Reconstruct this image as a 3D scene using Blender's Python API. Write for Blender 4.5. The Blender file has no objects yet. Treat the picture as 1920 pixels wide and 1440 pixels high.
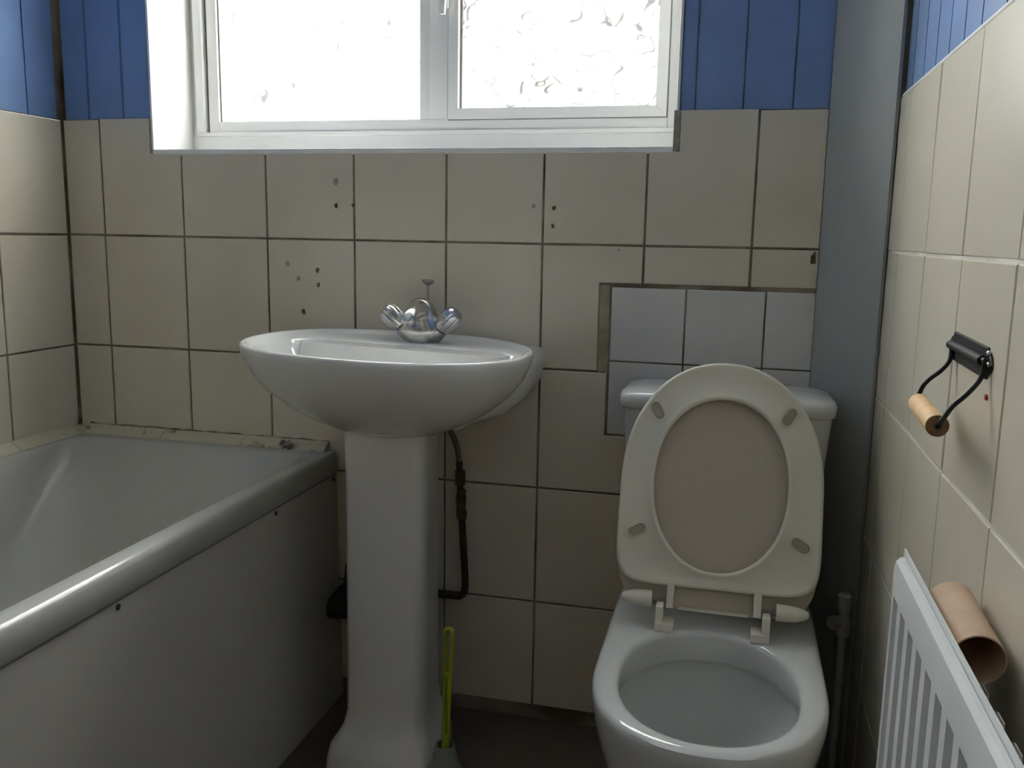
import bpy, bmesh, math, random
from mathutils import Vector, Matrix
random.seed(7)
S = bpy.context.scene
C = bpy.context.scene.collection
PI = math.pi

# ------------------------------------------------------------------ camera
cam = bpy.data.cameras.new('camera'); co = bpy.data.objects.new('camera', cam); C.objects.link(co)
cam.sensor_width = 36; cam.lens = 36 * 1683.28 / 1920; cam.clip_start = 0.02
Rm = [[0.9703013478, -0.2352331818, -0.0563972041], [0.2412501730, 0.9580990384, 0.1544169247], [0.0177101302, -0.1634367854, 0.9863948341]]
M = Matrix(((Rm[0][0], Rm[0][2], -Rm[0][1]), (Rm[1][0], Rm[1][2], -Rm[1][1]), (Rm[2][0], Rm[2][2], -Rm[2][1])))
co.matrix_world = Matrix.Translation((1.46883, -1.75538, 1.02736)) @ M.to_4x4()
S.camera = co
# ------------------------------------------------------------------ sky and exposure
w = bpy.data.worlds.new('world'); S.world = w; w.use_nodes = True
wn = w.node_tree.nodes; wl = w.node_tree.links
bg = wn['Background']
tc = wn.new('ShaderNodeTexCoord'); sp = wn.new('ShaderNodeSeparateXYZ'); rp = wn.new('ShaderNodeValToRGB')
wl.new(tc.outputs['Generated'], sp.inputs[0]); wl.new(sp.outputs['Z'], rp.inputs[0]); wl.new(rp.outputs[0], bg.inputs[0])
rp.color_ramp.elements[0].position = 0.0; rp.color_ramp.elements[0].color = (.97, .97, .95, 1)
rp.color_ramp.elements[1].position = 0.8; rp.color_ramp.elements[1].color = (.95, .97, .99, 1)
bg.inputs[1].default_value = 36
S.view_settings.view_transform = 'Standard'; S.view_settings.look = 'None'
S.view_settings.exposure = 0.0; S.view_settings.gamma = 1.0; S.view_settings.use_curve_mapping = False
FILL = .5   # watts of the fill light added out of view behind the camera
# sampling portal in the window opening (guides the sky light, emits nothing)
pl = bpy.data.lights.new('window_portal', 'AREA'); pl.shape = 'RECTANGLE'; pl.size = 1.12; pl.size_y = .95
po = bpy.data.objects.new('window_portal', pl); C.objects.link(po)
po.location = (.79, .30, 1.67); po.rotation_euler = (-PI / 2, 0, 0)
try: pl.cycles.is_portal = True
except Exception: pass

# ------------------------------------------------------------------ materials
def mat(name, col, rough=.5, metal=0, spec=.5, noise=0, nscale=20, bump=0, bscale=60, col2=None, trans=0, coat=0):
    m = bpy.data.materials.new(name); m.use_nodes = True
    n = m.node_tree.nodes; l = m.node_tree.links; b = n['Principled BSDF']
    b.inputs['Base Color'].default_value = (*col, 1); b.inputs['Roughness'].default_value = rough
    b.inputs['Metallic'].default_value = metal; b.inputs['Specular IOR Level'].default_value = spec
    if trans: b.inputs['Transmission Weight'].default_value = trans
    if coat: b.inputs['Coat Weight'].default_value = coat
    t = n.new('ShaderNodeTexCoord')
    if noise or col2:
        x = n.new('ShaderNodeTexNoise'); x.inputs['Scale'].default_value = nscale; x.inputs['Detail'].default_value = 5
        l.new(t.outputs['Object'], x.inputs['Vector'])
        r = n.new('ShaderNodeValToRGB'); l.new(x.outputs['Fac'], r.inputs[0])
        c2 = col2 or tuple(c * (1 - noise) for c in col)
        r.color_ramp.elements[0].position = .35; r.color_ramp.elements[1].position = .62
        r.color_ramp.elements[0].color = (*c2, 1); r.color_ramp.elements[1].color = (*col, 1)
        l.new(r.outputs[0], b.inputs['Base Color'])
    if bump:
        x = n.new('ShaderNodeTexNoise'); x.inputs['Scale'].default_value = bscale; x.inputs['Detail'].default_value = 2
        l.new(t.outputs['Object'], x.inputs['Vector'])
        u = n.new('ShaderNodeBump'); u.inputs['Strength'].default_value = bump; u.inputs['Distance'].default_value = .002
        l.new(x.outputs['Fac'], u.inputs['Height']); l.new(u.outputs[0], b.inputs['Normal'])
    return m
TILE = mat('cream_tile', (.65, .60, .50), .30, noise=.12, nscale=4, bump=.25, bscale=35, col2=(.61, .55, .44))
TILEW = mat('white_tile', (.64, .645, .63), .28, noise=.06, nscale=6, bump=.15, bscale=35)
GROUT = mat('brown_grout', (.27, .235, .18), .9, col2=(.09, .066, .042), nscale=9)
GROUTL = mat('pale_grout', (.74, .71, .65), .8, col2=(.46, .42, .35), nscale=7)
PLAST = mat('old_plaster', (.36, .33, .24), .9, col2=(.24, .21, .14), nscale=30, bump=.5)
CAULK = mat('grey_sealant', (.34, .32, .28), .6, col2=(.2, .18, .15), nscale=40)
BLUE = mat('blue_paint', (.17, .275, .52), .32, noise=.1, nscale=9, bump=.25, bscale=25)
DUCT = mat('grey_blue_paint', (.36, .385, .385), .4, noise=.04, nscale=6, bump=.1)
PVC = mat('white_upvc', (.88, .88, .87), .25)
PAINT = mat('white_reveal_paint', (.88, .88, .86), .4, noise=.06, nscale=12)
DIRT = mat('grey_joint', (.22, .21, .20), .8)
CER = mat('white_ceramic', (.76, .755, .735), .10, coat=.4, noise=.03, nscale=5)
CERT = mat('toilet_ceramic', (.60, .615, .61), .12, coat=.4, noise=.03, nscale=5)
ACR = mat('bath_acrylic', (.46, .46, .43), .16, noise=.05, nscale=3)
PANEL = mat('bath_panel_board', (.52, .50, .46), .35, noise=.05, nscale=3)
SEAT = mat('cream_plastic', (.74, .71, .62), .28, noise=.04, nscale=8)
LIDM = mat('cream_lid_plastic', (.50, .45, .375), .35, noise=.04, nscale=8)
BUMP = mat('rubber_bumper', (.36, .35, .27), .5)
CHR = mat('chrome', (.56, .56, .56), .17, 1)
CHRW = mat('worn_chrome', (.55, .55, .54), .22, 1, noise=.35, nscale=60)
ROD = mat('dull_rod', (.35, .33, .30), .3, 1)
BLK = mat('black_iron', (.012, .013, .014), .42, 0, .4)
BLK2 = mat('dark_screw', (.10, .10, .10), .35, .8)
WOOD = mat('pale_wood', (.85, .56, .30), .5, noise=.15, nscale=40)
WOODE = mat('wood_end_grain', (.25, .14, .06), .7, noise=.3, nscale=90)
CARD = mat('cardboard', (.56, .40, .29), .85, noise=.12, nscale=30)
RAD = mat('radiator_enamel', (.72, .74, .75), .28, noise=.03, nscale=10)
PIPE = mat('old_copper', (.07, .055, .035), .45, .6, noise=.4, nscale=50)
HOSE = mat('dull_hose', (.16, .13, .09), .5, .4, noise=.3, nscale=90)
BRASS = mat('tarnished_brass', (.13, .09, .05), .4, .7, noise=.4, nscale=60)
WASTE = mat('dark_plastic_pipe', (.028, .026, .022), .5)
NEON = mat('lime_plastic', (.33, .40, .02), .35)
NEON2 = mat('lime_plastic_slot', (.16, .21, .015), .45)
POT = mat('frosted_pot', (.30, .33, .28), .35, trans=.35)
FLOOR = mat('brown_vinyl', (.14, .105, .085), .45, noise=.25, nscale=5)
WHITE = mat('white_ceiling_paint', (.86, .85, .80), .8, noise=.03)
FRONT = mat('dark_low_bounce', (.10, .07, .05), .5, noise=.3, nscale=8)  # dark finish given to unseen walls to cut bounced light
DARK = mat('hole_dark', (.12, .10, .08), .9)
STAIN = mat('hole_filler', (.33, .30, .25), .8)
RED = mat('red_plastic', (.42, .03, .02), .5)
VALVE = mat('white_valve', (.5, .5, .47), .5)
GREEN = mat('hedge_leaf', (.16, .22, .10), .8, noise=.6, nscale=8)
BRICK = mat('sky_block_brick', (.30, .26, .22), .9, noise=.4, nscale=6)
PAVE = mat('paving', (.34, .33, .30), .8, noise=.2, nscale=3)

def mould_mat():
    m = mat('mouldy_sealing_tile', (.52, .48, .37), .4)
    n = m.node_tree.nodes; l = m.node_tree.links; b = n['Principled BSDF']
    t = n.new('ShaderNodeTexCoord'); x = n.new('ShaderNodeTexNoise'); x.inputs['Scale'].default_value = 16; x.inputs['Detail'].default_value = 9
    x.inputs['Roughness'].default_value = .7
    l.new(t.outputs['Object'], x.inputs['Vector'])
    r = n.new('ShaderNodeValToRGB'); e = r.color_ramp.elements
    e[0].position = .56; e[0].color = (.52, .48, .37, 1); e[1].position = .66; e[1].color = (.07, .045, .025, 1)
    l.new(x.outputs['Fac'], r.inputs[0]); l.new(r.outputs[0], b.inputs['Base Color'])
    return m
MOULD = mould_mat()
MOULD2 = mat('black_mould', (.36, .32, .24), .8, col2=(.04, .028, .018), nscale=22)

def glass_mat(name='obscured_glass', c=.175, m0=.42):
    m = bpy.data.materials.new(name); m.use_nodes = True
    n = m.node_tree.nodes; l = m.node_tree.links; n.remove(n['Principled BSDF']); o = n['Material Output']
    t = n.new('ShaderNodeTexCoord'); ns = n.new('ShaderNodeTexNoise'); ns.inputs['Scale'].default_value = 11; ns.inputs['Detail'].default_value = 1
    l.new(t.outputs['Object'], ns.inputs['Vector'])
    mx = n.new('ShaderNodeMix'); mx.data_type = 'VECTOR'; mx.inputs['Factor'].default_value = .16
    l.new(t.outputs['Object'], mx.inputs[4]); l.new(ns.outputs['Color'], mx.inputs[5])
    v = n.new('ShaderNodeTexVoronoi'); v.feature = 'DISTANCE_TO_EDGE'; v.inputs['Scale'].default_value = 17
    l.new(mx.outputs[1], v.inputs['Vector'])
    n2 = n.new('ShaderNodeTexNoise'); n2.inputs['Scale'].default_value = 22; l.new(t.outputs['Object'], n2.inputs['Vector'])
    r2 = n.new('ShaderNodeValToRGB'); r2.color_ramp.elements[0].position = m0; r2.color_ramp.elements[1].position = m0 + .08; l.new(n2.outputs['Fac'], r2.inputs[0])
    r = n.new('ShaderNodeValToRGB'); l.new(v.outputs['Distance'], r.inputs[0])
    r.color_ramp.elements[0].position = 0.0; r.color_ramp.elements[0].color = (c, c * 1.03, c, 1)
    r.color_ramp.elements[1].position = .055; r.color_ramp.elements[1].color = (.95, .96, .95, 1)
    ek = r.color_ramp.elements.new(.028); ek.color = (c, c * 1.03, c, 1)
    m2 = n.new('ShaderNodeMix'); m2.data_type = 'RGBA'
    l.new(r2.outputs[0], m2.inputs['Factor']); m2.inputs[6].default_value = (.95, .96, .95, 1); l.new(r.outputs[0], m2.inputs[7])
    tr = n.new('ShaderNodeBsdfTransparent'); l.new(m2.outputs[2], tr.inputs[0])
    tl = n.new('ShaderNodeBsdfTranslucent'); l.new(m2.outputs[2], tl.inputs[0])
    gl = n.new('ShaderNodeBsdfGlossy'); gl.inputs['Roughness'].default_value = .2
    a = n.new('ShaderNodeMixShader'); a.inputs[0].default_value = .45; l.new(tr.outputs[0], a.inputs[1]); l.new(tl.outputs[0], a.inputs[2])
    b = n.new('ShaderNodeMixShader'); b.inputs[0].default_value = .05; l.new(a.outputs[0], b.inputs[1]); l.new(gl.outputs[0], b.inputs[2])
    l.new(b.outputs[0], o.inputs[0])
    return m
GLASS = glass_mat()
GLASS2 = glass_mat('curl_patterned_glass', .150, .34)

# ------------------------------------------------------------------ helpers
class MB:
    def __init__(s): s.bm = bmesh.new(); s.mi = 0
    def face(s, vs):
        try: f = s.bm.faces.new(vs); f.material_index = s.mi; f.smooth = True; return f
        except ValueError: return None
    def box(s, a, b, ch=0, fn=None):
        """box between corners a and b, edges chamfered by ch"""
        t = bmesh.new(); bmesh.ops.create_cube(t, size=1)
        for v in t.verts:
            v.co = Vector([(a[i] + b[i]) / 2 + v.co[i] * (b[i] - a[i]) for i in range(3)])
        if ch: bmesh.ops.bevel(t, geom=list(t.edges), offset=ch, segments=2, affect='EDGES', profile=.6)
        s.merge(t, fn)
    def merge(s, t, fn=None):
        m = {}
        for v in t.verts: m[v] = s.bm.verts.new(fn(v.co) if fn else v.co)
        for f in t.faces: s.face([m[v] for v in f.verts])
        t.free()
    def loft(s, rings, cap0=True, cap1=True):
        rs = [[s.bm.verts.new(p) for p in r] for r in rings]
        n = len(rs[0])
        for A, B in zip(rs, rs[1:]):
            for i in range(n): s.face([A[i], A[(i + 1) % n], B[(i + 1) % n], B[i]])
        if cap0: s.face(rs[0][::-1])
        if cap1: s.face(rs[-1])
        return rs
    def tube(s, path, r, seg=16, caps=True):
        pts = [Vector(p) for p in path]; rr = r if isinstance(r, (list, tuple)) else [r] * len(pts)
        T = []
        for i in range(len(pts)):
            T.append((pts[min(i + 1, len(pts) - 1)] - pts[max(i - 1, 0)]).normalized())
        up = Vector((0, 0, 1)) if abs(T[0].z) < .9 else Vector((1, 0, 0))
        nrm = T[0].cross(up).normalized(); rings = []
        for p, t, q in zip(pts, T, rr):
            nrm = (nrm - t * nrm.dot(t)).normalized(); b = t.cross(nrm)
            rings.append([p + (nrm * math.cos(2 * PI * k / seg) + b * math.sin(2 * PI * k / seg)) * q for k in range(seg)])
        s.loft(rings, caps, caps)
    def lathe(s, o, axis, prof, seg=28, fn=None):
        """prof: (distance along axis, radius)"""
        o = Vector(o); ax = Vector(axis).normalized(); u = ax.cross(Vector((0, 1, .01))).normalized(); v = ax.cross(u)
        rings = []
        for h, r in prof:
            rings.append([o + ax * h + (u * math.cos(2 * PI * k / seg) + v * math.sin(2 * PI * k / seg)) * (r * (fn(k, h) if fn else 1)) for k in range(seg)])
        s.loft(rings)
    def build(s, name, mats, parent=None, sharp=35, kind=None):
        bmesh.ops.recalc_face_normals(s.bm, faces=s.bm.faces)
        me = bpy.data.meshes.new(name); s.bm.to_mesh(me); s.bm.free()
        for m in (mats if isinstance(mats, (list, tuple)) else [mats]): me.materials.append(m)
        me.set_sharp_from_angle(angle=math.radians(sharp))
        o = bpy.data.objects.new(name, me); C.objects.link(o)
        if parent:
            o.parent = parent
            q = parent; off = Vector((0, 0, 0))
            while q: off += q.location; q = q.parent
            o.location = -off
        if kind: o['kind'] = kind
        return o

def thing(name, label, cat, loc=(0, 0, 0), group=None, kind=None):
    o = bpy.data.objects.new(name, None); C.objects.link(o); o.location = loc; o.empty_display_size = .05
    if label: o['label'] = label
    if cat: o['category'] = cat
    if group: o['group'] = group
    if kind: o['kind'] = kind
    return o
def tag(o, label, cat, group=None):
    o['label'] = label; o['category'] = cat
    if group: o['group'] = group
    return o
def spow(x, p): return math.copysign(abs(x) ** p, x)
def sup(xc, yc, a, b, n, k=72, b2=None, n2=None):
    """superellipse outline; b2/n2 used for the +y half"""
    out = []
    for i in range(k):
        t = 2 * PI * i / k; c, s_ = math.cos(t), math.sin(t)
        B, N = (b, n) if s_ <= 0 or b2 is None else (b2, n2)
        out.append((xc + a * spow(c, 2 / N), yc + B * spow(s_, 2 / N)))
    return out
def smooth_path(pts, n=8):
    P = [Vector(p) for p in pts]; out = []
    for i in range(len(P) - 1):
        p0, p1, p2, p3 = P[max(i - 1, 0)], P[i], P[i + 1], P[min(i + 2, len(P) - 1)]
        for k in range(n):
            t = k / n
            out.append(.5 * ((2 * p1) + (p2 - p0) * t + (2 * p0 - 5 * p1 + 4 * p2 - p3) * t * t + (3 * p1 - p0 - 3 * p2 + p3) * t ** 3))
    out.append(P[-1]); return out

XR, YF, ZC = 1.716, -2.35, 2.4
R0, R1, R2, R3, R4, R5 = 1.2625, 1.0115, .7627, .514, .2655, .03
WX0, WX1, WZ0, WZ1 = .226, 1.347, 1.197, 2.12      # window opening
back = lambda u, d, z: Vector((u, d, z))
left = lambda u, d, z: Vector((-d, -u, z))
right = lambda u, d, z: Vector((XR + d, -u, z))

def tile(mb, fmap, u0, u1, z0, z1, g=.0022, mi=0, cut=None):
    """a tile face at depth 0 with a small chamfer; cut = list of outline points instead of a rectangle"""
    mb.mi = mi
    pts = cut or [(u0 + g, z0 + g), (u1 - g, z0 + g), (u1 - g, z1 - g), (u0 + g, z1 - g)]
    a, b = random.uniform(-.004, .004), random.uniform(-.004, .004)
    cu = sum(p[0] for p in pts) / len(pts); cz = sum(p[1] for p in pts) / len(pts)
    def dep(u, z): return (u - cu) * a + (z - cz) * b
    ch = .0014
    n = len(pts); inner = []
    area = sum(pts[i][0] * pts[(i + 1) % n][1] - pts[(i + 1) % n][0] * pts[i][1] for i in range(n))
    for i in range(n):   # inset by mitre
        p0, p, p1 = Vector(pts[i - 1]), Vector(pts[i]), Vector(pts[(i + 1) % n])
        e0 = (p - p0).normalized(); e1 = (p1 - p).normalized()
        n0 = Vector((-e0.y, e0.x)); n1 = Vector((-e1.y, e1.x))
        if area < 0: n0, n1 = -n0, -n1
        k = (n0 + n1) / max(.3, 1 + n0.dot(n1)); inner.append(p + k * ch)
    r0 = [mb.bm.verts.new(fmap(p[0], .008, p[1])) for p in pts]
    r1 = [mb.bm.verts.new(fmap(p[0], .0012 + dep(*p), p[1])) for p in pts]
    r2 = [mb.bm.verts.new(fmap(p[0], dep(*p), p[1])) for p in inner]
    for A, B in ((r0, r1), (r1, r2)):
        for i in range(n): mb.face([A[i], A[(i + 1) % n], B[(i + 1) % n], B[i]])
    mb.face(r2)

def boards(mb, fmap, edges, z0, z1, mi, d=.007):
    mb.mi = mi
    for a, b in zip(edges, edges[1:]):
        mb.box((0, 0, 0), (1, 1, 1), 0, lambda c: fmap(a + .0008 + c.x * (b - a - .0016), d + .003 + c.y * .012, z0 + c.z * (z1 - z0)))
        mb.box((0, 0, 0), (1, 1, 1), 0, lambda c: fmap(a + .0025 + c.x * (b - a - .005), d + c.y * .012, z0 + c.z * (z1 - z0)))

# ------------------------------------------------------------------ back wall
mb = MB(); mb.mi = 1
for (a, b) in (((0, .012, 0), (WX0, .25, ZC)), ((WX1, .012, 0), (XR, .25, ZC)), ((WX0, .012, 0), (WX1, .25, WZ0 - .011)), ((WX0, .012, WZ1), (WX1, .25, ZC)),
               ((0, .0028, 0), (WX0, .02, R0)), ((WX1, .0028, 0), (XR, .02, R0)), ((WX0, .0028, 0), (WX1, .02, WZ0 - .011))):
    mb.box(a, b)
cs = [.002] + [.0946 + .2 * k for k in range(8)] + [1.617]
for z0, z1 in ((R1, R0), (R2, R1), (R3, R2), (R4, R3), (R5, R4)):
    for a, b in zip(cs, cs[1:]):
        a_, b_ = a, b
        if z1 == R0:
            if a < WX0 < b: tile(mb, back, 0, 0, 0, 0, cut=[(a + .0022, z0 + .0022), (b - .0022, z0 + .0022), (b - .0022, WZ0 - .009), (WX0 - .006, WZ0 - .009), (WX0 - .006, z1), (a + .0022, z1)]); continue
            if a < WX1 < b: tile(mb, back, 0, 0, 0, 0, cut=[(a + .0022, z0 + .0022), (b - .0022, z0 + .0022), (b - .0022, z1), (WX1 + .005, z1), (WX1 + .005, WZ0 - .009), (a + .0022, WZ0 - .009)]); continue
            if a > WX0 and b < WX1: tile(mb, back, a, b, z0, WZ0 - .007); continue
        if z1 == R1 and a > 1.05:
            if a < 1.212: tile(mb, back, 0, 0, 0, 0, cut=[(a + .0022, z0 + .0022), (1.210, z0 + .0022), (1.210, .939), (b - .0022, .939), (b - .0022, z1 - .0022), (a + .0022, z1 - .0022)])
            else: tile(mb, back, a, b, .937, z1)
            continue
        if z1 == R2 and a > 1.05:
            if a < 1.212: tile(mb, back, 0, 0, 0, 0, cut=[(a + .0022, z0 + .0022), (b - .0022, z0 + .0022), (b - .0022, .634), (1.230, .634), (1.230, z1 - .0022), (a + .0022, z1 - .0022)])
            else: tile(mb, back, a, b, z0, .636)
            continue
        tile(mb, back, a, b, z0, z1)
# newer white patch of smaller tiles
for a, b in ((1.234, 1.378), (1.378, 1.526), (1.526, 1.617)):
    tile(mb, back, a, b, .785, .932, .0016, 2)
    tile(mb, back, a, b, .637, .785, .0016, 2)
mb.mi = 3; mb.box((1.212, .001, R2 - .004), (1.2315, .008, .934)); mb.box((1.0, .0005, .30), (1.0008, .004, .66))
# sealant round the opening, window strip
mb.mi = 4
mb.box((WX0 - .004, .0015, WZ0 - .0085), (WX1 + .003, .006, WZ0 - .0012)); mb.box((WX0 - .0055, .0, WZ0 - .0085), (WX0 - .0022, .006, R0)); mb.box((WX1 - .0065, -.0012, WZ0 - .0085), (WX1 + .0048, .003, R0))
# blue cladding
le = [.004, .066, .153, WX0]; boards(mb, back, le, R0, ZC, 5)
re = [WX1 + .002, 1.377, 1.464, 1.552, 1.640]; boards(mb, back, re, R0, ZC, 5)
boards(mb, back, [WX0 + .0873 * k for k in range(13)] + [WX1], WZ1, ZC, 5)
# drill holes and filler marks
def disc(mb, x, z, r, mi, d=-.0006):
    mb.mi = mi
    vs = []
    for k in range(10):
        t = 2 * PI * k / 10; q = r * random.uniform(.75, 1.25)
        vs.append(mb.bm.verts.new((x + q * .8 * math.cos(t), d - .0008, z + q * math.sin(t))))
    c = [mb.bm.verts.new((v.co.x, .003, v.co.z)) for v in vs]
    mb.face(vs)
    for k in range(10): mb.face([vs[k], vs[(k + 1) % 10], c[(k + 1) % 10], c[k]])
for x, z, r, mi in ((.655, 1.082, .005, 6), (.6935, 1.083, .004, 6), (1.116, 1.081, .0055, 6), (1.115, 1.046, .0045, 6), (.610, .947, .0055, 6), (.612, .917, .0045, 6),
                    (.577, .859, .0055, 6), (1.246, 1.003, .0018, 6), (1.076, 1.084, .004, 7), (.542, .959, .0055, 7), (.655, 1.131, .007, 7), (.566, .929, .005, 7)):
    disc(mb, x, z, r, mi)
mb.build('wall_back', [TILE, GROUT, TILEW, PLAST, CAULK, BLUE, DARK, STAIN], kind='structure', sharp=20)

# left wall
mb = MB(); mb.mi = 1; mb.box((-.12, YF, 0), (-.012, .25, ZC)); mb.box((-.02, YF, 0), (-.0028, .01, R0))
us = [.002, .2015] + [.4015 + .2 * k for k in range(10)]
for z0, z1 in ((R1, R0), (R2 - .002, R1 - .001), (R3, R2 - .002), (R4, R3), (.002, R4)):
    for a, b in zip(us, us[1:]):
        if a < 2.2: tile(mb, left, a, min(b, 2.34), z0, z1)
boards(mb, left, [.004 + .0873 * k for k in range(27)], R0, ZC, 2)
mb.build('wall_left', [TILE, GROUT, BLUE], kind='structure', sharp=20)

# right wall
mb = MB(); mb.mi = 1; mb.box((XR + .012, YF, 0), (XR + .12, .25, ZC)); mb.box((XR + .0014, YF, 0), (XR + .02, .01, R0))
us = [.1105, .213, .426, .638, .85] + [.85 + .212 * k for k in range(1, 8)]
for z0, z1 in ((R1, R0), (R2, R1), (R3, R2), (R4, R3), (.002, R4)):
    for a, b in zip(us, us[1:]): tile(mb, right, a, min(b, 2.34), z0, z1, .0018)
boards(mb, right, [.11, .165, .253, .34, .423, .506, .59, .69] + [.69 + .0873 * k for k in range(1, 19)], R0, ZC, 2)
mb.mi = 3; mb.tube([(XR + .0025, -.13, R0 + .001), (XR + .0025, -2.3, R0 + .001)], .0028, 8)
mb.build('wall_right', [TILE, GROUTL, BLUE, PAINT], kind='structure', sharp=20)

# front wall (behind the viewpoint), floor, ceiling
mb = MB(); DX0, DX1, DZ = .86, 1.62, 2.03
mb.box((-.12, YF - .1, 0), (DX0, YF, ZC)); mb.box((DX1, YF - .1, 0), (XR + .12, YF, ZC)); mb.box((DX0, YF - .1, DZ), (DX1, YF, ZC)); o = mb.build('wall_front', [FRONT, WHITE], kind='structure')
mb = MB(); mb.box((0, YF + .001, 1.25), (DX0 - .06, YF + .012, ZC)); mb.box((DX1 + .06, YF + .001, 1.25), (XR, YF + .012, ZC)); mb.box((DX0 - .06, YF + .001, DZ + .06), (DX1 + .06, YF + .012, ZC)); mb.build('upper_bounce', WHITE, o)  # pale upper facing, out of view, added to bounce fill light forward
mb = MB(); mb.box((DX0 - .06, YF, 0), (DX0, YF + .015, DZ + .06), .003); mb.box((DX1, YF, 0), (DX1 + .06, YF + .015, DZ + .06), .003); mb.box((DX0 - .06, YF, DZ), (DX1 + .06, YF + .015, DZ + .06), .003)
mb.build('trim_2', PAINT, kind='structure')
mb = MB(); HY = YF - 1.2   # unseen landing and doorway, added to let fill light in from behind
mb.box((.2, HY - .1, 0), (2.2, HY, ZC)); mb.box((.1, HY - .1, 0), (.2, YF - .1, ZC)); mb.box((2.2, HY - .1, 0), (2.3, YF - .1, ZC)); mb.box((.1, HY - .1, ZC), (2.3, YF - .1, ZC + .08)); mb.box((.1, HY - .1, -.08), (2.3, YF - .1, 0))
mb.build('wall_added_landing', FRONT, kind='structure')
hl_ = bpy.data.lights.new('added_fill_light', 'AREA'); hl_.size = .5; hl_.energy = FILL; hl_.color = (1, .93, .82)  # added fill light, not a known lamp
ho = bpy.data.objects.new('added_fill_light', hl_); C.objects.link(ho); ho.location = (1.2, YF - .6, ZC - .02)
mb = MB(); mb.box((-.12, YF - .1, -.08), (XR + .12, .25, 0)); mb.build('floor', FLOOR, kind='structure')
mb = MB(); mb.box((-.12, YF - .1, ZC), (XR + .12, .25, ZC + .08)); mb.build('ceiling', WHITE, kind='structure')

# boxed-in pipe duct across the right corner
mb = MB()
A, B = (1.615, 0.0), (1.7155, -.112)
nx, ny = (B[1] - A[1]), -(B[0] - A[0])
rings = []
for z in (0.001, ZC - .001):
    rings.append([Vector((A[0], A[1] - .002, z)), Vector((A[0] + .0015, A[1] - .005, z)), Vector((B[0] - .006, B[1], z)), Vector((B[0] - .0005, B[1] + .002, z)), Vector((1.7155, -.001, z))])
mb.loft(rings)
mb.build('trim_1', DUCT, kind='structure')

# ------------------------------------------------------------------ window
win = thing('window_1', None, None, (.7865, .15, WZ0), kind='structure')
mb = MB()  # reveal lining and sill
mb.box((WX0, .001, WZ0 - .012), (WX1, .16, WZ0), .001)
mb.box((WX0 - .002, .0, WZ0), (WX0 + .003, .16, WZ1), .001); mb.box((WX1 - .003, .0, WZ0), (WX1 + .002, .16, WZ1), .001)
mb.box((WX0, 0, WZ1 - .004), (WX1, .16, WZ1 + .003), .001)
mb.build('window_reveal', PAINT, win)
mb = MB()  # outer frame with trims
mb.box((WX0 + .003, .150, WZ0), (WX1 - .003, .175, 1.2395), .0015)      # bottom trim board
mb.box((WX0 + .018, .146, 1.2395), (WX1 - .003, .18, 1.2485), .001)     # bottom ledge
mb.box((WX0 + .017, .142, 1.2485), (.264, .18, WZ1 - .004), .003)       # left cover strip
mb.box((WX0 + .003, .154, 1.2395), (WX0 + .017, .17, WZ1 - .004), .001)
fz1 = WZ1 - .004
mb.box((.2715, .152, 1.2485), (.297, .21, fz1), .002); mb.box((1.3155, .152, 1.2485), (WX1 - .003, .21, fz1), .002)
mb.box((.265, .162, 1.2485), (.272, .21, fz1))
mb.box((.297, .152, 1.2485), (1.3155, .21, 1.2725), .002); mb.box((.297, .152, fz1 - .03), (1.3155, .21, fz1), .002)
mb.box((.783, .153, 1.2725), (.8065, .21, fz1 - .03), .0015); mb.box((.8065, .150, 1.2725), (.8475, .21, fz1 - .03), .0015)
mb.build('window_frame', PVC, win)
mb = MB()  # dark gaskets
mb.box((.264, .160, 1.2485), (.2712, .165, fz1))
mb.box((.2965, .1585, 1.2725), (.3005, .168, fz1 - .03)); mb.box((.872, .1575, 1.292), (.8775, .164, 2.07)); mb.box((1.2905, .1575, 1.292), (1.2925, .164, 2.07))
mb.box((.3, .163, 1.2725), (.783, .168, 1.2738)); mb.box((.872, .1575, 1.291), (1.2925, .164, 1.2928))
mb.box((.8475, .151, 1.2725), (.8495, .154, 2.09)); mb.box((1.3135, .151, 1.27), (1.3155, .154, 2.09)); mb.box((.8475, .151, 1.2688), (1.3155, .154, 1.2708))
mb.build('gasket', DIRT, win)
mb = MB()  # glazing bead left light
mb.box((.3005, .160, 1.2725), (.783, .175, 1.2745))
mb.build('glazing_bead', PVC, win)
mb = MB(); mb.box((.299, .170, 1.274), (.785, .174, fz1 - .028)); mb.build('window_pane', GLASS, win)
cas = MB()
def mitre(mb, x0, x1, z0, z1, wd, y0, y1):
    o = [(x0, z0), (x1, z0), (x1, z1), (x0, z1)]; i = [(x0 + wd, z0 + wd), (x1 - wd, z0 + wd), (x1 - wd, z1 - wd), (x0 + wd, z1 - wd)]
    for k in range(4):
        a, b, c, d = o[k], o[(k + 1) % 4], i[(k + 1) % 4], i[k]
        cx = (a[0] + b[0] + c[0] + d[0]) / 4; cz = (a[1] + b[1] + c[1] + d[1]) / 4
        L = []
        for y, s in ((y1, 1), (y0 + .003, 1), (y0, .985)):
            L.append([Vector((cx + (p[0] - cx) * (s if abs(p[0] - cx) < .1 else 1 - (1 - s) * .03), y, cz + (p[1] - cz) * (s if abs(p[1] - cz) < .1 else 1 - (1 - s) * .03))) for p in (a, b, c, d)])
        mb.loft(L)
mitre(cas, .8495, 1.3135, 1.2708, 2.09, .0225, .1455, .19)
cs_o = cas.build('casement', PVC, win)
mb = MB(); mb.box((.871, .170, 1.292), (1.293, .174, 2.07)); mb.build('window_pane', GLASS2, cs_o)
mb = MB()
mb.box((.831, .139, 1.495), (.851, .1455, 1.62), .003)
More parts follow.
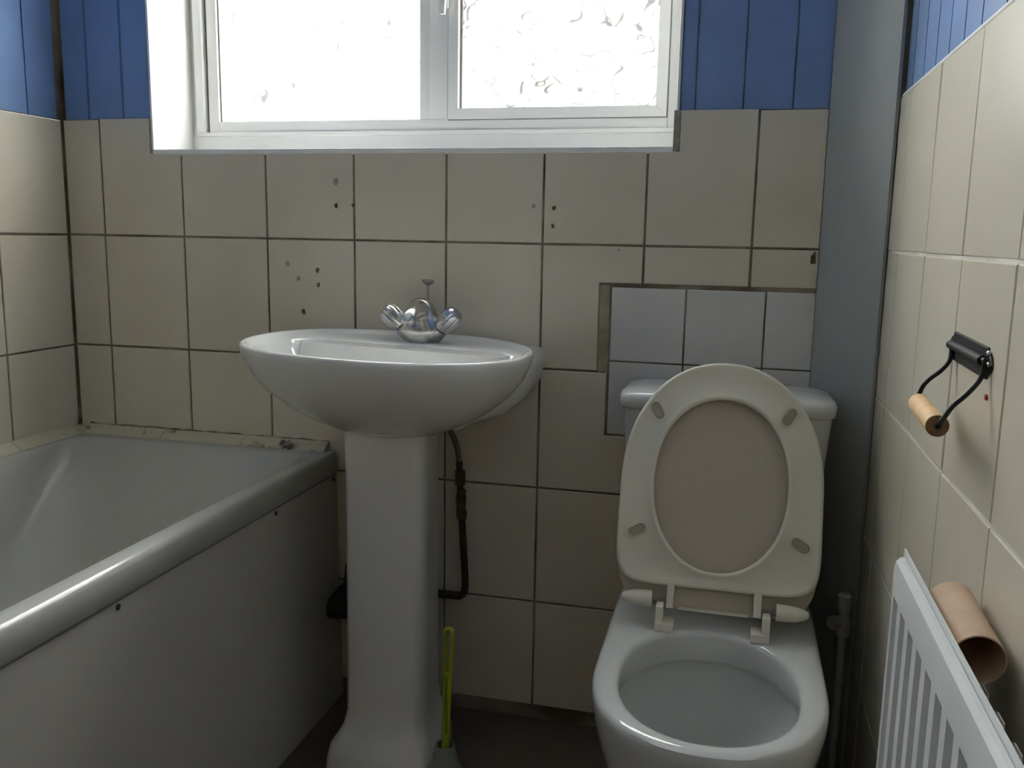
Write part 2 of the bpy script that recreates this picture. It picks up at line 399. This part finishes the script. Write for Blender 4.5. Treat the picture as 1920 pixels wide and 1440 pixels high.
mb.loft([[Vector((x, y, z)) for x, y in ((xa, .128), (xb, .128), (xb, .139), (xa, .139))] for z, xa, xb in ((1.482, .8345, .8455), (1.486, .834, .846), (1.54, .833, .850), (1.60, .831, .852), (1.61, .832, .851))])
hnd = mb.build('window_handle', PVC, cs_o)
mb = MB(); mb.lathe((.8305, .150, 1.508), (0, -1, 0), [(-.004, .0022), (.0015, .0022), (.002, .001)], 12); mb.build('screw', BLK2, win)

# garden outside
mb = MB(); mb.box((-8, .26, -1.0), (10, 12, -.9)); g = mb.build('paving_slab', PAVE); g['kind'] = 'structure'; g.name = 'ground'
mb = MB()
random.seed(3)
for k in range(170):
    hx = random.uniform(-2.2, 2.2); c = Vector((hx, random.uniform(4.2, 4.9), random.uniform(-.9, 1.25 + .5 * max(0, min(hx, 1.4) + .6) + .12 * math.sin(hx * 5))))
    t = bmesh.new(); bmesh.ops.create_icosphere(t, subdivisions=2, radius=random.uniform(.25, .5))
    for v in t.verts: v.co = v.co * random.uniform(.85, 1.15) + c
    mb.merge(t)
tag(mb.build('hedge', GREEN), 'blurred green hedge outside, seen through the patterned right window pane', 'hedge')

mb = MB(); mb.box((3.4, .26, -1), (3.7, 5.5, 6)); wn_ = mb.build('wall_sky_block', BRICK); wn_['kind'] = 'structure'  # unseen wall added to block sky light from the left wall
# ------------------------------------------------------------------ bath
bath = thing('bathtub', 'white bath along the left wall with a plain side panel', 'bathtub', (.32, -.9, 0))
mb = MB()
def rrect(x0, x1, y0, y1, z, rad, k=12):
    out = []
    for cx, cy, a0 in ((x1 - rad, y1 - rad, 0), (x0 + rad, y1 - rad, 90), (x0 + rad, y0 + rad, 180), (x1 - rad, y0 + rad, 270)):
        for i in range(k):
            a = math.radians(a0 + 90 * i / (k - 1)); out.append(Vector((cx + rad * math.cos(a), cy + rad * math.sin(a), z)))
    return out
def rr(x0, x1, y0, y1, z, n, k=96):
    return [Vector((p[0], p[1], z)) for p in sup((x0 + x1) / 2, (y0 + y1) / 2, (x1 - x0) / 2, (y1 - y0) / 2, n, k)]
x0, x1, y0, y1 = .002, .650, -1.70, -.004
rings = [rrect(x0, .640, y0, y1, .5125, .004), rrect(x0, .650, y0, y1, .5115, .004), rrect(x0, .653, y0, y1, .515, .006), rrect(x0, .652, y0, y1, .550, .006), rrect(x0, .6480, y0, y1, .557, .006), rrect(x0, .642, y0, y1, .5600, .006),
         rrect(.03, .6165, y0 + .05, -.050, .5605, .05), rrect(.034, .611, y0 + .055, -.056, .558, .055), rrect(.042, .603, y0 + .065, -.07, .545, .07), rrect(.065, .58, -1.60, -.14, .47, .11), rrect(.09, .555, -1.56, -.27, .33, .15),
         rrect(.12, .525, -1.5, -.40, .20, .17), rrect(.16, .485, -1.44, -.50, .168, .15), rrect(.22, .43, -1.3, -.7, .16, .10)]
mb.loft(rings, False, True)
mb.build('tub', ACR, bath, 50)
mb = MB()
for yy in ((-1.695, -.006),):
    mb.loft([[Vector((.625, y, .512)), Vector((.6475, y, .512)), Vector((.651, y, .30)), Vector((.657, y, .06)), Vector((.662, y, .001)), Vector((.620, y, .001))] for y in yy])
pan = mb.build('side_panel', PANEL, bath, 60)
mb = MB(); mb.tube([(.6475, -1.69, .5095), (.6475, -.012, .5095)], .0022, 6); mb.build('lip_bead', DIRT, bath)  # thin grey bead along the underside of the bath lip
for y in (-.018, -.270, -.723, -1.2):
    mb = MB(); mb.lathe((.6480, y, .4995), (1, 0, 0), [(-.003, .0045), (.0012, .0045), (.0022, .002)], 14); mb.build('screw', BLK2, pan)
# ceramic sealing strip round the bath edge
mb = MB()
def strip(p0, p1, nin):
    p0, p1, nin = Vector(p0), Vector(p1), Vector(nin); L = (p1 - p0).length; n = max(1, round(L / .19)); d = (p1 - p0).normalized()
    for k in range(n):
        a = p0 + d * (L * k / n + .0008); b = p0 + d * (L * (k + 1) / n - .0008)
        rings = []
        for q in (a, b):
            prof = [(.0006, .018), (.006, .0172), (.014, .012), (.022, .006), (.030, .002), (.031, .0004), (.0006, .0004)]
            rings.append([q + nin * t + Vector((0, 0, z)) for t, z in prof])
        mb.loft(rings)
strip((.030, 0, .5605), (.632, 0, .5605), (0, -1, 0)); strip((0, -.030, .5605), (0, -1.69, .5605), (1, 0, 0))
mb.box((.0, -.032, .5605), (.032, -.0005, .574), .003)
ss = mb.build('sealing_strip', MOULD)
tag(ss, 'cream ceramic sealing strip with black mould between bath and tiles', 'sealing strip')
mb = MB(); mb.tube([(.03 + .02 * k, -.001, .5785 + random.uniform(-.0015, .002)) for k in range(31)], [random.uniform(.0005, .0028) for k in range(31)], 8); mb.tube([(.001, -.004, .566), (.0012, -.0015, .60), (.001, -.001, .62)], [.006, .004, .001], 8); mb.build('mould_line', MOULD2, ss)

# ------------------------------------------------------------------ wash basin
BX, BY = .8615, -.2306
basin = thing('pedestal_basin', 'white oval wash basin on a tall pedestal under the window', 'wash basin', (BX, -.2, 0))
mb = MB()
def E(z, a, b, cy=BY, n=2.3, cx=BX):
    return [Vector((x, y, z - .025 * (x - BX))) for x, y in sup(cx, cy, a, b, n, 96)]
def WE(z, a, b, b2, n2=7, cy=BY):
    return [Vector((x, y, z - .025 * (x - BX))) for x, y in sup(BX, cy, a, b, 2.3, 96, b2, n2)]
rings = [E(.664, .080, .085, -.195), E(.671, .105, .105, -.197), E(.689, .145, .137, -.205), E(.716, .190, .168, -.213), E(.745, .224, .192, -.221), E(.775, .247, .208, -.226), E(.80, .259, .217, -.229),
         E(.815, .2635, .2205), E(.8235, .2635, .2205), E(.8275, .2605, .2175), E(.828, .2565, .2135), E(.8255, .2525, .2095), E(.8215, .2475, .205), E(.8185, .2445, .2015), WE(.8165, .2385, .190, .087), WE(.812, .2335, .183, .081), WE(.797, .224, .170, .07, 5), WE(.770, .202, .150, .055, 4, -.24), WE(.74, .16, .115, .06, 3, -.25), E(.715, .09, .062, -.265), E(.708, .03, .03, -.26, 2), E(.707, .022, .022, -.26, 2)]
mb.loft(rings, True, True)
# rear body reaching the wall
prof = [(0, .664), (.09, .666), (.157, .675), (.200, .698), (.222, .722), (.238, .755), (.2425, .785), (.241, .802), (.234, .8125), (.20, .815), (0, .815)]
full = [(x, z) for x, z in prof] + [(-x, z) for x, z in prof[::-1][1:-1]]
mb.loft([[Vector((BX + x * s, y, z - .025 * x)) for x, z in full] for y, s in ((-.0008, 1), (-.06, 1.0), (-.13, .97), (-.20, .80))])
bowl = mb.build('bowl', CER, basin, 50)
mb = MB(); mb.lathe((BX, -.26, .7075), (0, 0, 1), [(-.003, .021), (.0015, .021), (.002, .017), (-.001, .012)], 24); mb.build('drain', CHR, bowl)
mb = MB()  # pedestal
def ped(z, k=1.0, fy=0.0, fx=0.0):
    h, hb = .0765 * k + fx, .056 * k + fx
    yf, yb = -.277 - fy, -.13
    c = .012
    pts = [(-h + .016, yf), (h - .016, yf), (h - .004, yf + .010), (h, yf + .026), (h - .004, -.215), (hb + .004, yb + .012), (hb, yb), (-hb, yb), (-hb - .004, yb + .012), (-h + .004, -.215), (-h, yf + .026), (-h + .004, yf + .010)]
    return [Vector((BX + x, y, z)) for x, y in pts]
mb.loft([ped(.672, 1.0), ped(.60, .985), ped(.50, .98), ped(.35, .99), ped(.2, 1.0), ped(.12, 1.02), ped(.09, 1.05, .005, .004), ped(.07, 1.08, .012, .012), ped(.055, 1.1, .022, .020), ped(.03, 1.1, .028, .025), ped(.001, 1.1, .03, .027)])
mb.build('pedestal', CER, basin, 40)

# tap
TX, TY, TZ = .873, -.088, .8125
tap = thing('basin_mixer_tap', 'chrome mixer tap with two faceted knobs at the back of the basin', 'tap', (TX, TY, TZ))
mb = MB()
R = []
for z, a, b in ((-.003, .024, .022), (.001, .027, .024), (.006, .030, .026), (.014, .040, .028), (.026, .050, .029), (.034, .048, .028), (.042, .040, .026), (.054, .034, .025), (.066, .030, .024), (.077, .025, .021), (.085, .018, .015), (.090, .008, .007)):
    R.append([Vector((x, y, TZ + z)) for x, y in sup(TX, TY, a, b, 2.2, 40)])
mb.loft(R)
mb.build('body', CHRW, tap, 60)
mb = MB()
R = []
for t, y, z, a, b in ((0, -.080, .064, .024, .023), (1, -.098, .066, .0225, .0215), (2, -.118, .066, .0195, .018), (3, -.138, .063, .0165, .0145), (4, -.156, .057, .0150, .0125), (5, -.165, .052, .0135, .0095), (6, -.169, .048, .009, .005)):
    R.append([Vector((TX + a * math.cos(q), y - .004 * math.sin(q), TZ + z + b * math.sin(q))) for q in [2 * PI * i / 28 for i in range(28)]])
mb.loft(R)
mb.build('spout', CHR, tap, 60)
mb = MB(); mb.lathe((TX, -.158, TZ + .050), (0, -.15, -1), [(0, .0085), (.009, .0085), (.009, .006), (.004, .006)], 20); mb.build('aerator', CHR, tap)
for sgn, d in ((-1, (-.70, -.18, .70)), (1, (.72, -.18, .66))):
    o = Vector((TX + sgn * .033 + .002, TY - .002, TZ + .028))
    mb = MB(); mb.lathe(o, d, [(-.014, .019), (.006, .0185), (.009, .0165), (.0095, .014), (.013, .014)], 28); cz = mb.build('knob_collar', CHRW, tap)
    mb = MB()
    fac = lambda k, h: (1.0 if (k % 5) else .90) if .016 < h < .052 else 1.0
    mb.lathe(o, d, [(.012, .014), (.013, .0175), (.020, .0190), (.030, .0200), (.042, .0205), (.050, .0195), (.056, .016), (.0595, .010), (.060, .004)], 40, fac)
    mb.build('knob', CHR, tap, 25)
mb = MB(); mb.tube([(TX + .002, -.052, TZ - .001), (TX + .002, -.052, TZ + .12)], .0022, 10)
mb.lathe((TX + .002, -.052, TZ + .113), (0, 0, 1), [(0, .002), (.002, .006), (.005, .0095), (.009, .0125), (.0105, .0125), (.0115, .011)], 24)
mb.build('pop_up_rod', ROD, tap, 40)

# supply pipe beside the pedestal
sup_ = thing('supply_pipe', 'dark copper supply pipe with hose rising to basin, right of pedestal', 'pipe', (.945, -.03, .27))
mb = MB(); mb.tube(smooth_path([(.895, -.045, .665), (.908, -.04, .645), (.920, -.035, .625), (.930, -.032, .600), (.934, -.03, .580), (.936, -.03, .555)]), .0062, 14); mb.build('flexible_hose', HOSE, sup_)
mb = MB(); mb.tube([(.936, -.03, .565), (.941, -.03, .46)], .0068, 14); mb.tube(smooth_path([(.941, -.03, .47), (.947, -.03, .38), (.951, -.03, .31), (.951, -.03, .292), (.9485, -.03, .280), (.942, -.03, .273), (.930, -.03, .271), (.80, -.03, .268)], 6), .0075, 14)
mb.build('pipe', PIPE, sup_)
for za, zb, x in ((.545, .515, .938), (.493, .478, .940), (.460, .443, .942)):
    mb = MB(); mb.lathe((x, -.03, zb), (0, 0, 1), [(0, .008), (.0005, .0115), (za - zb - .0005, .0115), (za - zb, .008)], 6); mb.build('compression_nut', BRASS, sup_, 20)
mb = MB(); mb.lathe((.941, -.03, .455), (0, 0, 1), [(0, .0098), (.05, .0098)], 16); mb.build('coupling', BRASS, sup_)
# waste pipe between pedestal and bath
wp = thing('waste_pipe', 'dark plastic waste pipe low on wall between bath panel and pedestal', 'pipe', (.72, -.03, .22))
mb = MB(); mb.tube([(.652, -.050, .222), (.80, -.050, .226)], .0235, 20); mb.tube(smooth_path([(.672, -.050, .238), (.690, -.046, .262), (.696, -.042, .29), (.698, -.040, .32)], 5), [.021] * 6 + [.014] * 10, 16); mb.build('pipe', WASTE, wp)
mb = MB(); mb.lathe((.6525, -.050, .222), (1, 0, 0), [(.001, .025), (.022, .025)], 20); mb.build('socket', WASTE, wp)

# toilet brush
br = thing('toilet_brush', 'lime green toilet brush handle standing right of the basin pedestal', 'toilet brush', (1.004, -.32, 0))
bx, by = 1.003, -.32
mb = MB()
def hl(z): return bx + .006 * (z - .064) / .275
def slot_ring(z, wd, dp): return [Vector((hl(z) + wd * math.cos(2 * PI * k / 16), by + dp * math.sin(2 * PI * k / 16), z)) for k in range(16)]
mb.loft([slot_ring(z, a, .0055) for z, a in ((.02, .006), (.10, .0075), (.20, .0085), (.255, .0095))])
for sgn in (-1, 1):
    mb.tube([(hl(.25) + sgn * .0058, by, .25), (hl(.328) + sgn * .0072, by, .328)], .0038, 12)
mb.tube([(hl(.33) + .0072 * math.cos(t), by, .328 + .0075 * math.sin(t)) for t in [PI * k / 10 for k in range(11)]], .0038, 12)
mb.lathe((bx, by, .088), (0, 0, 1), [(0, .008), (.004, .009), (.008, .0085)], 20)
hd = mb.build('handle', NEON, br)
mb = MB(); mb.box((hl(.2) - .0018, by - .0085, .135), (hl(.2) + .0022, by - .004, .245), .0008); mb.build('grip_inset', NEON2, hd)
mb = MB(); mb.lathe((bx, by, .001), (0, 0, 1), [(0, .050), (.004, .052), (.03, .049), (.06, .034), (.075, .024), (.105, .0185), (.110, .0175), (.110, .0155), (.07, .018), (.055, .03)], 32); mb.build('holder', POT, br)
mb = MB(); mb.lathe((bx, by, .006), (0, 0, 1), [(0, .02), (.01, .032), (.04, .030), (.05, .012)], 24); mb.build('brush_head', NEON, br)

# ------------------------------------------------------------------ toilet
TC = 1.463
wc = thing('toilet', 'white close-coupled toilet with raised cream seat in the right corner', 'toilet', (TC, -.4, 0))
def TR(z, a, yf, yr, n=2.25, ins=0.0, nr=7, cx=TC):
    cy = -.50
    return [Vector((x, y, z)) for x, y in sup(cx, cy, a - ins, -(yf + ins - cy) if False else (cy - yf) - ins, n, 96, (yr - cy) - ins, nr)]
def HR(z, g, dy=0.0, n=2.15):
    return [Vector((x, y, z)) for x, y in sup(TC, -.517 + dy, .127 + g, .163 + g, n, 96)]
mb = MB()
rings = [TR(.001, .112, -.585, -.05), TR(.02, .110, -.58, -.05), TR(.06, .100, -.56, -.05), TR(.14, .105, -.575, -.05), TR(.21, .125, -.625, -.05), TR(.27, .143, -.662, -.05), TR(.32, .156, -.688, -.05), TR(.355, .163, -.702, -.05),
         TR(.378, .166, -.709, -.05), TR(.389, .166, -.709, -.05), TR(.396, .1645, -.7075, -.05), TR(.3995, .160, -.702, -.05), TR(.4005, .154, -.697, -.055),
         HR(.4005, .010), HR(.398, .003), HR(.392, -.001), HR(.355, .001), HR(.350, .003), HR(.349, .010), HR(.352, .016), HR(.345, .018),
         HR(.31, .004, .005), HR(.27, -.020, .01), HR(.23, -.05, .02, 2), HR(.20, -.075, .03, 2), HR(.185, -.085, .035, 2)]
mb.loft(rings, True, False)
mb.loft([HR(.205, -.070, .028, 2), HR(.204, -.071, .028, 2)])
mb.build('toilet_bowl', CERT, wc, 45)
mb = MB()
def CR(z, hw, yf, yb, n=7): return [Vector((x, y, z)) for x, y in sup(1.464, (yf + yb) / 2, hw, (yb - yf) / 2, n, 72)]
mb.loft([CR(.401, .150, -.180, -.02), CR(.42, .156, -.183, -.018), CR(.60, .171, -.187, -.014), CR(.729, .181, -.190, -.010)])
cis = mb.build('cistern', CERT, wc, 45)
mb = MB()
mb.loft([CR(.7285, .184, -.192, -.009), CR(.7305, .1865, -.1945, -.008), CR(.748, .187, -.195, -.008), CR(.755, .184, -.191, -.010, 6), CR(.7595, .176, -.182, -.015, 5), CR(.7635, .150, -.155, -.035, 4), CR(.7645, .10, -.13, -.06, 3)])
mb.build('cistern_lid', CERT, wc, 60)
th = math.radians(20); V = Vector((0, math.sin(th), math.cos(th))); N = Vector((0, math.cos(th), -math.sin(th))); O = Vector((TC, -.35, .425))
def L(u, v, w_): return O + Vector((u, 0, 0)) + V * v + N * w_
def SO(w_, g=0.0, n=2.15, lo=.166, nl=8.0, c=.210):
    return [L(x, y, w_) for x, y in sup(0, c, .163 + g, lo + g, nl, 96, .2105 + g, n)]
def SH(w_, g=0.0): return [L(x, y, w_) for x, y in sup(0, .2145, .1085 + g, .1435 + g, 2.12, 96)]
mb = MB()
ro = [SH(.0015, .0), SH(-.0005, .003), SH(-.0005, .006), SH(.0035, .009), SO(.0035, -.012), SO(.000, -.005), SO(.001, -.001), SO(.006, .001), SO(.013, .000), SO(.018, -.006), SH(.018, .008), SH(.012, .0)]
rs = mb.loft(ro, False, False)
n = len(rs[0])
for i in range(n): mb.face([rs[-1][i], rs[-1][(i + 1) % n], rs[0][(i + 1) % n], rs[0][i]])
seat = mb.build('toilet_seat', SEAT, wc, 60)
for i, (u, v, a) in enumerate(((-.110, .333, 60), (.105, .335, 118), (-.131, .130, 158), (.131, .128, 25 + 0))):
    a = math.radians([118, 60, 28, 145][i])
    ca, sa = math.cos(a), math.sin(a); mb = MB(); R = []
    for w_, q in ((.004, 1.0), (-.0035, 1.0), (-.005, .85), (-.005, .72), (-.0030, .62)):
        ring = []
        for k in range(28):
            t = 2 * PI * k / 28; px = .0085 * q * math.cos(t) + (.0065 if math.cos(t) > 0 else -.0065); py = .0078 * q * math.sin(t)
            ring.append(L(u + px * ca - py * sa, v + px * sa + py * ca, w_))
        R.append(ring)
    mb.loft(R); mb.build('seat_bumper', BUMP, seat, 50)
mb = MB()
LO = dict(lo=.204, nl=5.5)
mb.loft([SO(.0195, -.010, **LO), SO(.0185, -.003, **LO), SO(.021, .0005, **LO), SO(.026, .0, **LO), SO(.031, -.008, **LO), SO(.033, -.03, **LO)])
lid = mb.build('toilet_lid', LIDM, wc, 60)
# hinge barrels along the foot of the lid, hinge posts on the pan
mb = MB()
for s in (-1, 1):
    mb.lathe(L(s * .098, .0195, .008), (s, 0, -.0), [(0, .0135), (.014, .0135), (.030, .0125), (.042, .0095), (.050, .005)], 24)
mb.box((-.056, .0055, .013), (.056, .0105, .024), .002, lambda c: L(c.x, c.y, c.z))
mb.build('hinge_barrel', SEAT, lid, 50)
def lbox(mb, u0, u1, v0, v1, w0, w1, ch=.0012): mb.box((u0, v0, w0), (u1, v1, w1), ch, lambda c: L(c.x, c.y, c.z))
for s in (-1, 1):
    mb = MB()
    a, b = (s * .063, s * .075) if s > 0 else (-.075, -.063)
    lbox(mb, a if s > 0 else -.0745, b if s > 0 else -.063, .008, .046, -.004, .016)
    mb.build('hinge_arm', SEAT, seat)
    mb = MB()
    u0, u1 = (.077, .089) if s > 0 else (-.090, -.078)
    mb.box((TC + u0, -.366, .401), (TC + u1, -.342, .440), .0015)
    u0, u1 = (.060, .089) if s > 0 else (-.090, -.061)
    mb.box((TC + u0, -.372, .4005), (TC + u1, -.340, .4145), .0015)
    mb.build('seat_hinge', SEAT, wc)
    mb = MB(); mb.tube([L(s * .063, .018, .006), L(s * .104, .018, .008)], .004, 10); mb.build('hinge_pin', DIRT, wc)

# stop valve behind the pan
vl = thing('stop_valve', 'pale plastic stop valve and pipe in the dark gap behind the toilet', 'valve', (1.69, -.14, 0))
mb = MB(); mb.tube([(1.690, -.14, .0), (1.690, -.14, .34)], .0075, 12); mb.build('pipe', VALVE, vl)
mb = MB(); mb.lathe((1.690, -.14, .33), (0, 0, 1), [(0, .012), (.012, .014), (.03, .013), (.04, .009), (.055, .013), (.075, .013), (.08, .008)], 20); mb.lathe((1.690, -.14, .36), (-.7, -.7, 0), [(0, .007), (.02, .007), (.022, .013), (.03, .013)], 16); mb.build('valve_body', VALVE, vl)

# ------------------------------------------------------------------ radiator
RX, RY0, RY1, RZ0, RZ1 = 1.650, -.770, -1.67, .13, .6965
rad = thing('radiator', 'white ribbed panel radiator on the right wall below the roll holder', 'radiator', (1.66, -1.2, RZ0))
mb = MB()
ys = []; pitch = .042; y = RY0 - .020
prof = [(RY0, .0015), (RY0 - .002, 0), (RY0 - .012, 0)]
y = RY0 - .012
while y - pitch > RY1 + .03:
    prof += [(y, 0), (y - .004, .006), (y - .021, .006), (y - .025, 0)]; y -= pitch
prof += [(RY1 + .002, 0), (RY1, .0015)]
cols = []
zs = [(RZ0 + .004, 0), (RZ0 + .03, 0), (RZ0 + .036, 1), (.652, 1), (.6575, 0), (.684, 0)]
grid = [[mb.bm.verts.new((RX + d * f, yy, z)) for yy, d in prof] for z, f in zs]
top = [(RX + .0015, .6925), (RX + .0055, .6970), (RX + .0095, .6975), (RX + .012, .694)]
for xx, z in top: grid.append([mb.bm.verts.new((xx, yy, z)) for yy, d in prof])
for xx, z in ((RX + .012, RZ0 + .004), (RX + .007, RZ0)): grid.append([mb.bm.verts.new((xx, yy, z)) for yy, d in prof])
for A_, B_ in zip(grid, grid[1:] + grid[:1]):
    for i in range(len(prof) - 1): mb.face([A_[i], A_[i + 1], B_[i + 1], B_[i]])
mb.face([g_[0] for g_ in grid]); mb.face([g_[-1] for g_ in grid][::-1])
mb.build('panel', RAD, rad, 22)
mb = MB(); mb.box((RX + .0105, RY1, .690), (RX + .012, RY0 + .010, .7040), .0005); mb.build('rear_lip', RAD, rad)
mb = MB(); yy = RY0 - .05; pr = []
while yy > RY1 + .06:
    pr += [(yy, RX + .0135), (yy - .008, RX + .042), (yy - .026, RX + .042), (yy - .034, RX + .0135)]; yy -= .046
lo = [mb.bm.verts.new((x, y_, RZ0 + .03)) for y_, x in pr]; hi = [mb.bm.verts.new((x, y_, .657)) for y_, x in pr]
lo2 = [mb.bm.verts.new((x + .001, y_, RZ0 + .03)) for y_, x in pr]; hi2 = [mb.bm.verts.new((x + .001, y_, .657)) for y_, x in pr]
for i in range(len(pr) - 1):
    mb.face([lo[i], lo[i + 1], hi[i + 1], hi[i]]); mb.face([lo2[i + 1], lo2[i], hi2[i], hi2[i + 1]]); mb.face([hi[i], hi[i + 1], hi2[i + 1], hi2[i]])
mb.build('convector_fins', RAD, rad, 30)
for y_ in (-.93, -1.5):
    mb = MB(); mb.box((RX + .041, y_ - .012, .20), (XR - .0008, y_ + .012, .60), .001); mb.build('wall_bracket', RAD, rad)

# cardboard tube wedged behind the radiator
mb = MB()
p0 = Vector((1.689, -.852, .6835)); p1 = Vector((1.687, -.968, .6800)); ax = (p1 - p0)
mb.lathe(p0, ax, [(0, .0205), (.0, .0218), (ax.length * .5, .0214), (ax.length, .0218), (ax.length, .0205), (ax.length * .5, .0203), (0, .0205)], 40)
tag(mb.build('cardboard_tube', CARD), 'empty brown cardboard toilet roll tube wedged behind the radiator', 'cardboard tube')

# ------------------------------------------------------------------ roll holder
rh = thing('toilet_roll_holder', 'black iron toilet roll holder with a pale wooden roller', 'toilet roll holder', (XR, -.72, .91))
mb = MB()
pts = [(-.648, .9285), (-.790, .9265), (-.792, .9225), (-.798, .9215), (-.805, .917), (-.8085, .911), (-.805, .904), (-.798, .900), (-.792, .899), (-.790, .895), (-.648, .8965), (-.646, .900), (-.640, .901), (-.634, .906), (-.631, .912), (-.634, .919), (-.640, .923), (-.646, .924)]
mb.loft([[Vector((XR + .0005, y_, z)) for y_, z in pts], [Vector((XR - .002, y_, z)) for y_, z in pts], [Vector((XR - .003, -.72 + (y_ + .72) * .985, .912 + (z - .912) * .94)) for y_, z in pts]])
mb.build('back_plate', BLK, rh, 30)
mb = MB(); mb.tube([(XR - .0062, -.652, .914), (XR - .0062, -.790, .9135)], .0050, 20); mb.build('pivot_tube', BLK, rh)
for y_, z in ((-.640, .912), (-.801, .911), (-.797, .9215)):
    mb = MB(); mb.lathe((XR - .002, y_, z), (-1, 0, 0), [(0, .0030), (.002, .0028), (.003, .0014)], 14); mb.build('screw', CHRW, rh)
for y_, pp in ((-.656, [(1.7100, .914), (1.7105, .905), (1.7090, .895), (1.7015, .884), (1.691, .8745), (1.6845, .866), (1.681, .856), (1.680, .846)]),
               (-.797, [(1.7100, .914), (1.7100, .905), (1.7068, .894), (1.697, .880), (1.686, .868), (1.6795, .857), (1.6755, .850), (1.674, .8455)])):
    mb = MB(); sp_ = [(pp[0][0], y_ + .008 * (1 if y_ > -.7 else -1) * 0, pp[0][1])] + [(x, y_, z) for x, z in pp[1:]]
    e = 1 if y_ > -.7 else -1
    path = [(1.7098, y_ - e * .008, .914)] + sp_ + [(pp[-1][0], y_ - e * .012, pp[-1][1])]
    mb.tube(smooth_path(path, 6), .0026, 12); mb.build('arm', BLK, rh, 60)
mb = MB(); a_ = Vector((1.680, -.662, .846)); b_ = Vector((1.674, -.793, .8455))
d_ = b_ - a_; mb.lathe(a_, d_, [(0, .0102), (.001, .0112), (d_.length - .001, .0112)], 32)
ro_ = mb.build('roller', WOOD, rh)
mb = MB(); mb.lathe(a_ + d_.normalized() * (d_.length - .0012), d_, [(0, .0111), (.0010, .0112), (.0018, .0108)], 32)
e_ = mb.build('roller_end', WOODE, ro_)
# red wall plug and its runs
mb = MB(); mb.lathe((XR + .002, -.796, .878), (-1, 0, 0), [(0, .0030), (.004, .0030), (.0045, .0015)], 12)
tag(mb.build('wall_plug', RED), 'small red plastic plug in the tiles just under the roll holder', 'wall plug')
# small bent hook by the duct
mb = MB(); mb.tube(smooth_path([(1.604, .002, .994), (1.604, -.006, .994), (1.605, -.010, 1.000), (1.606, -.008, 1.005), (1.608, -.004, 1.004)], 5), .0018, 8); mb.box((1.601, -.0012, .985), (1.610, .001, 1.001), .0004)
tag(mb.build('wall_hook', BRASS), 'tiny tarnished hook on the tiles beside the grey-blue corner board', 'hook')
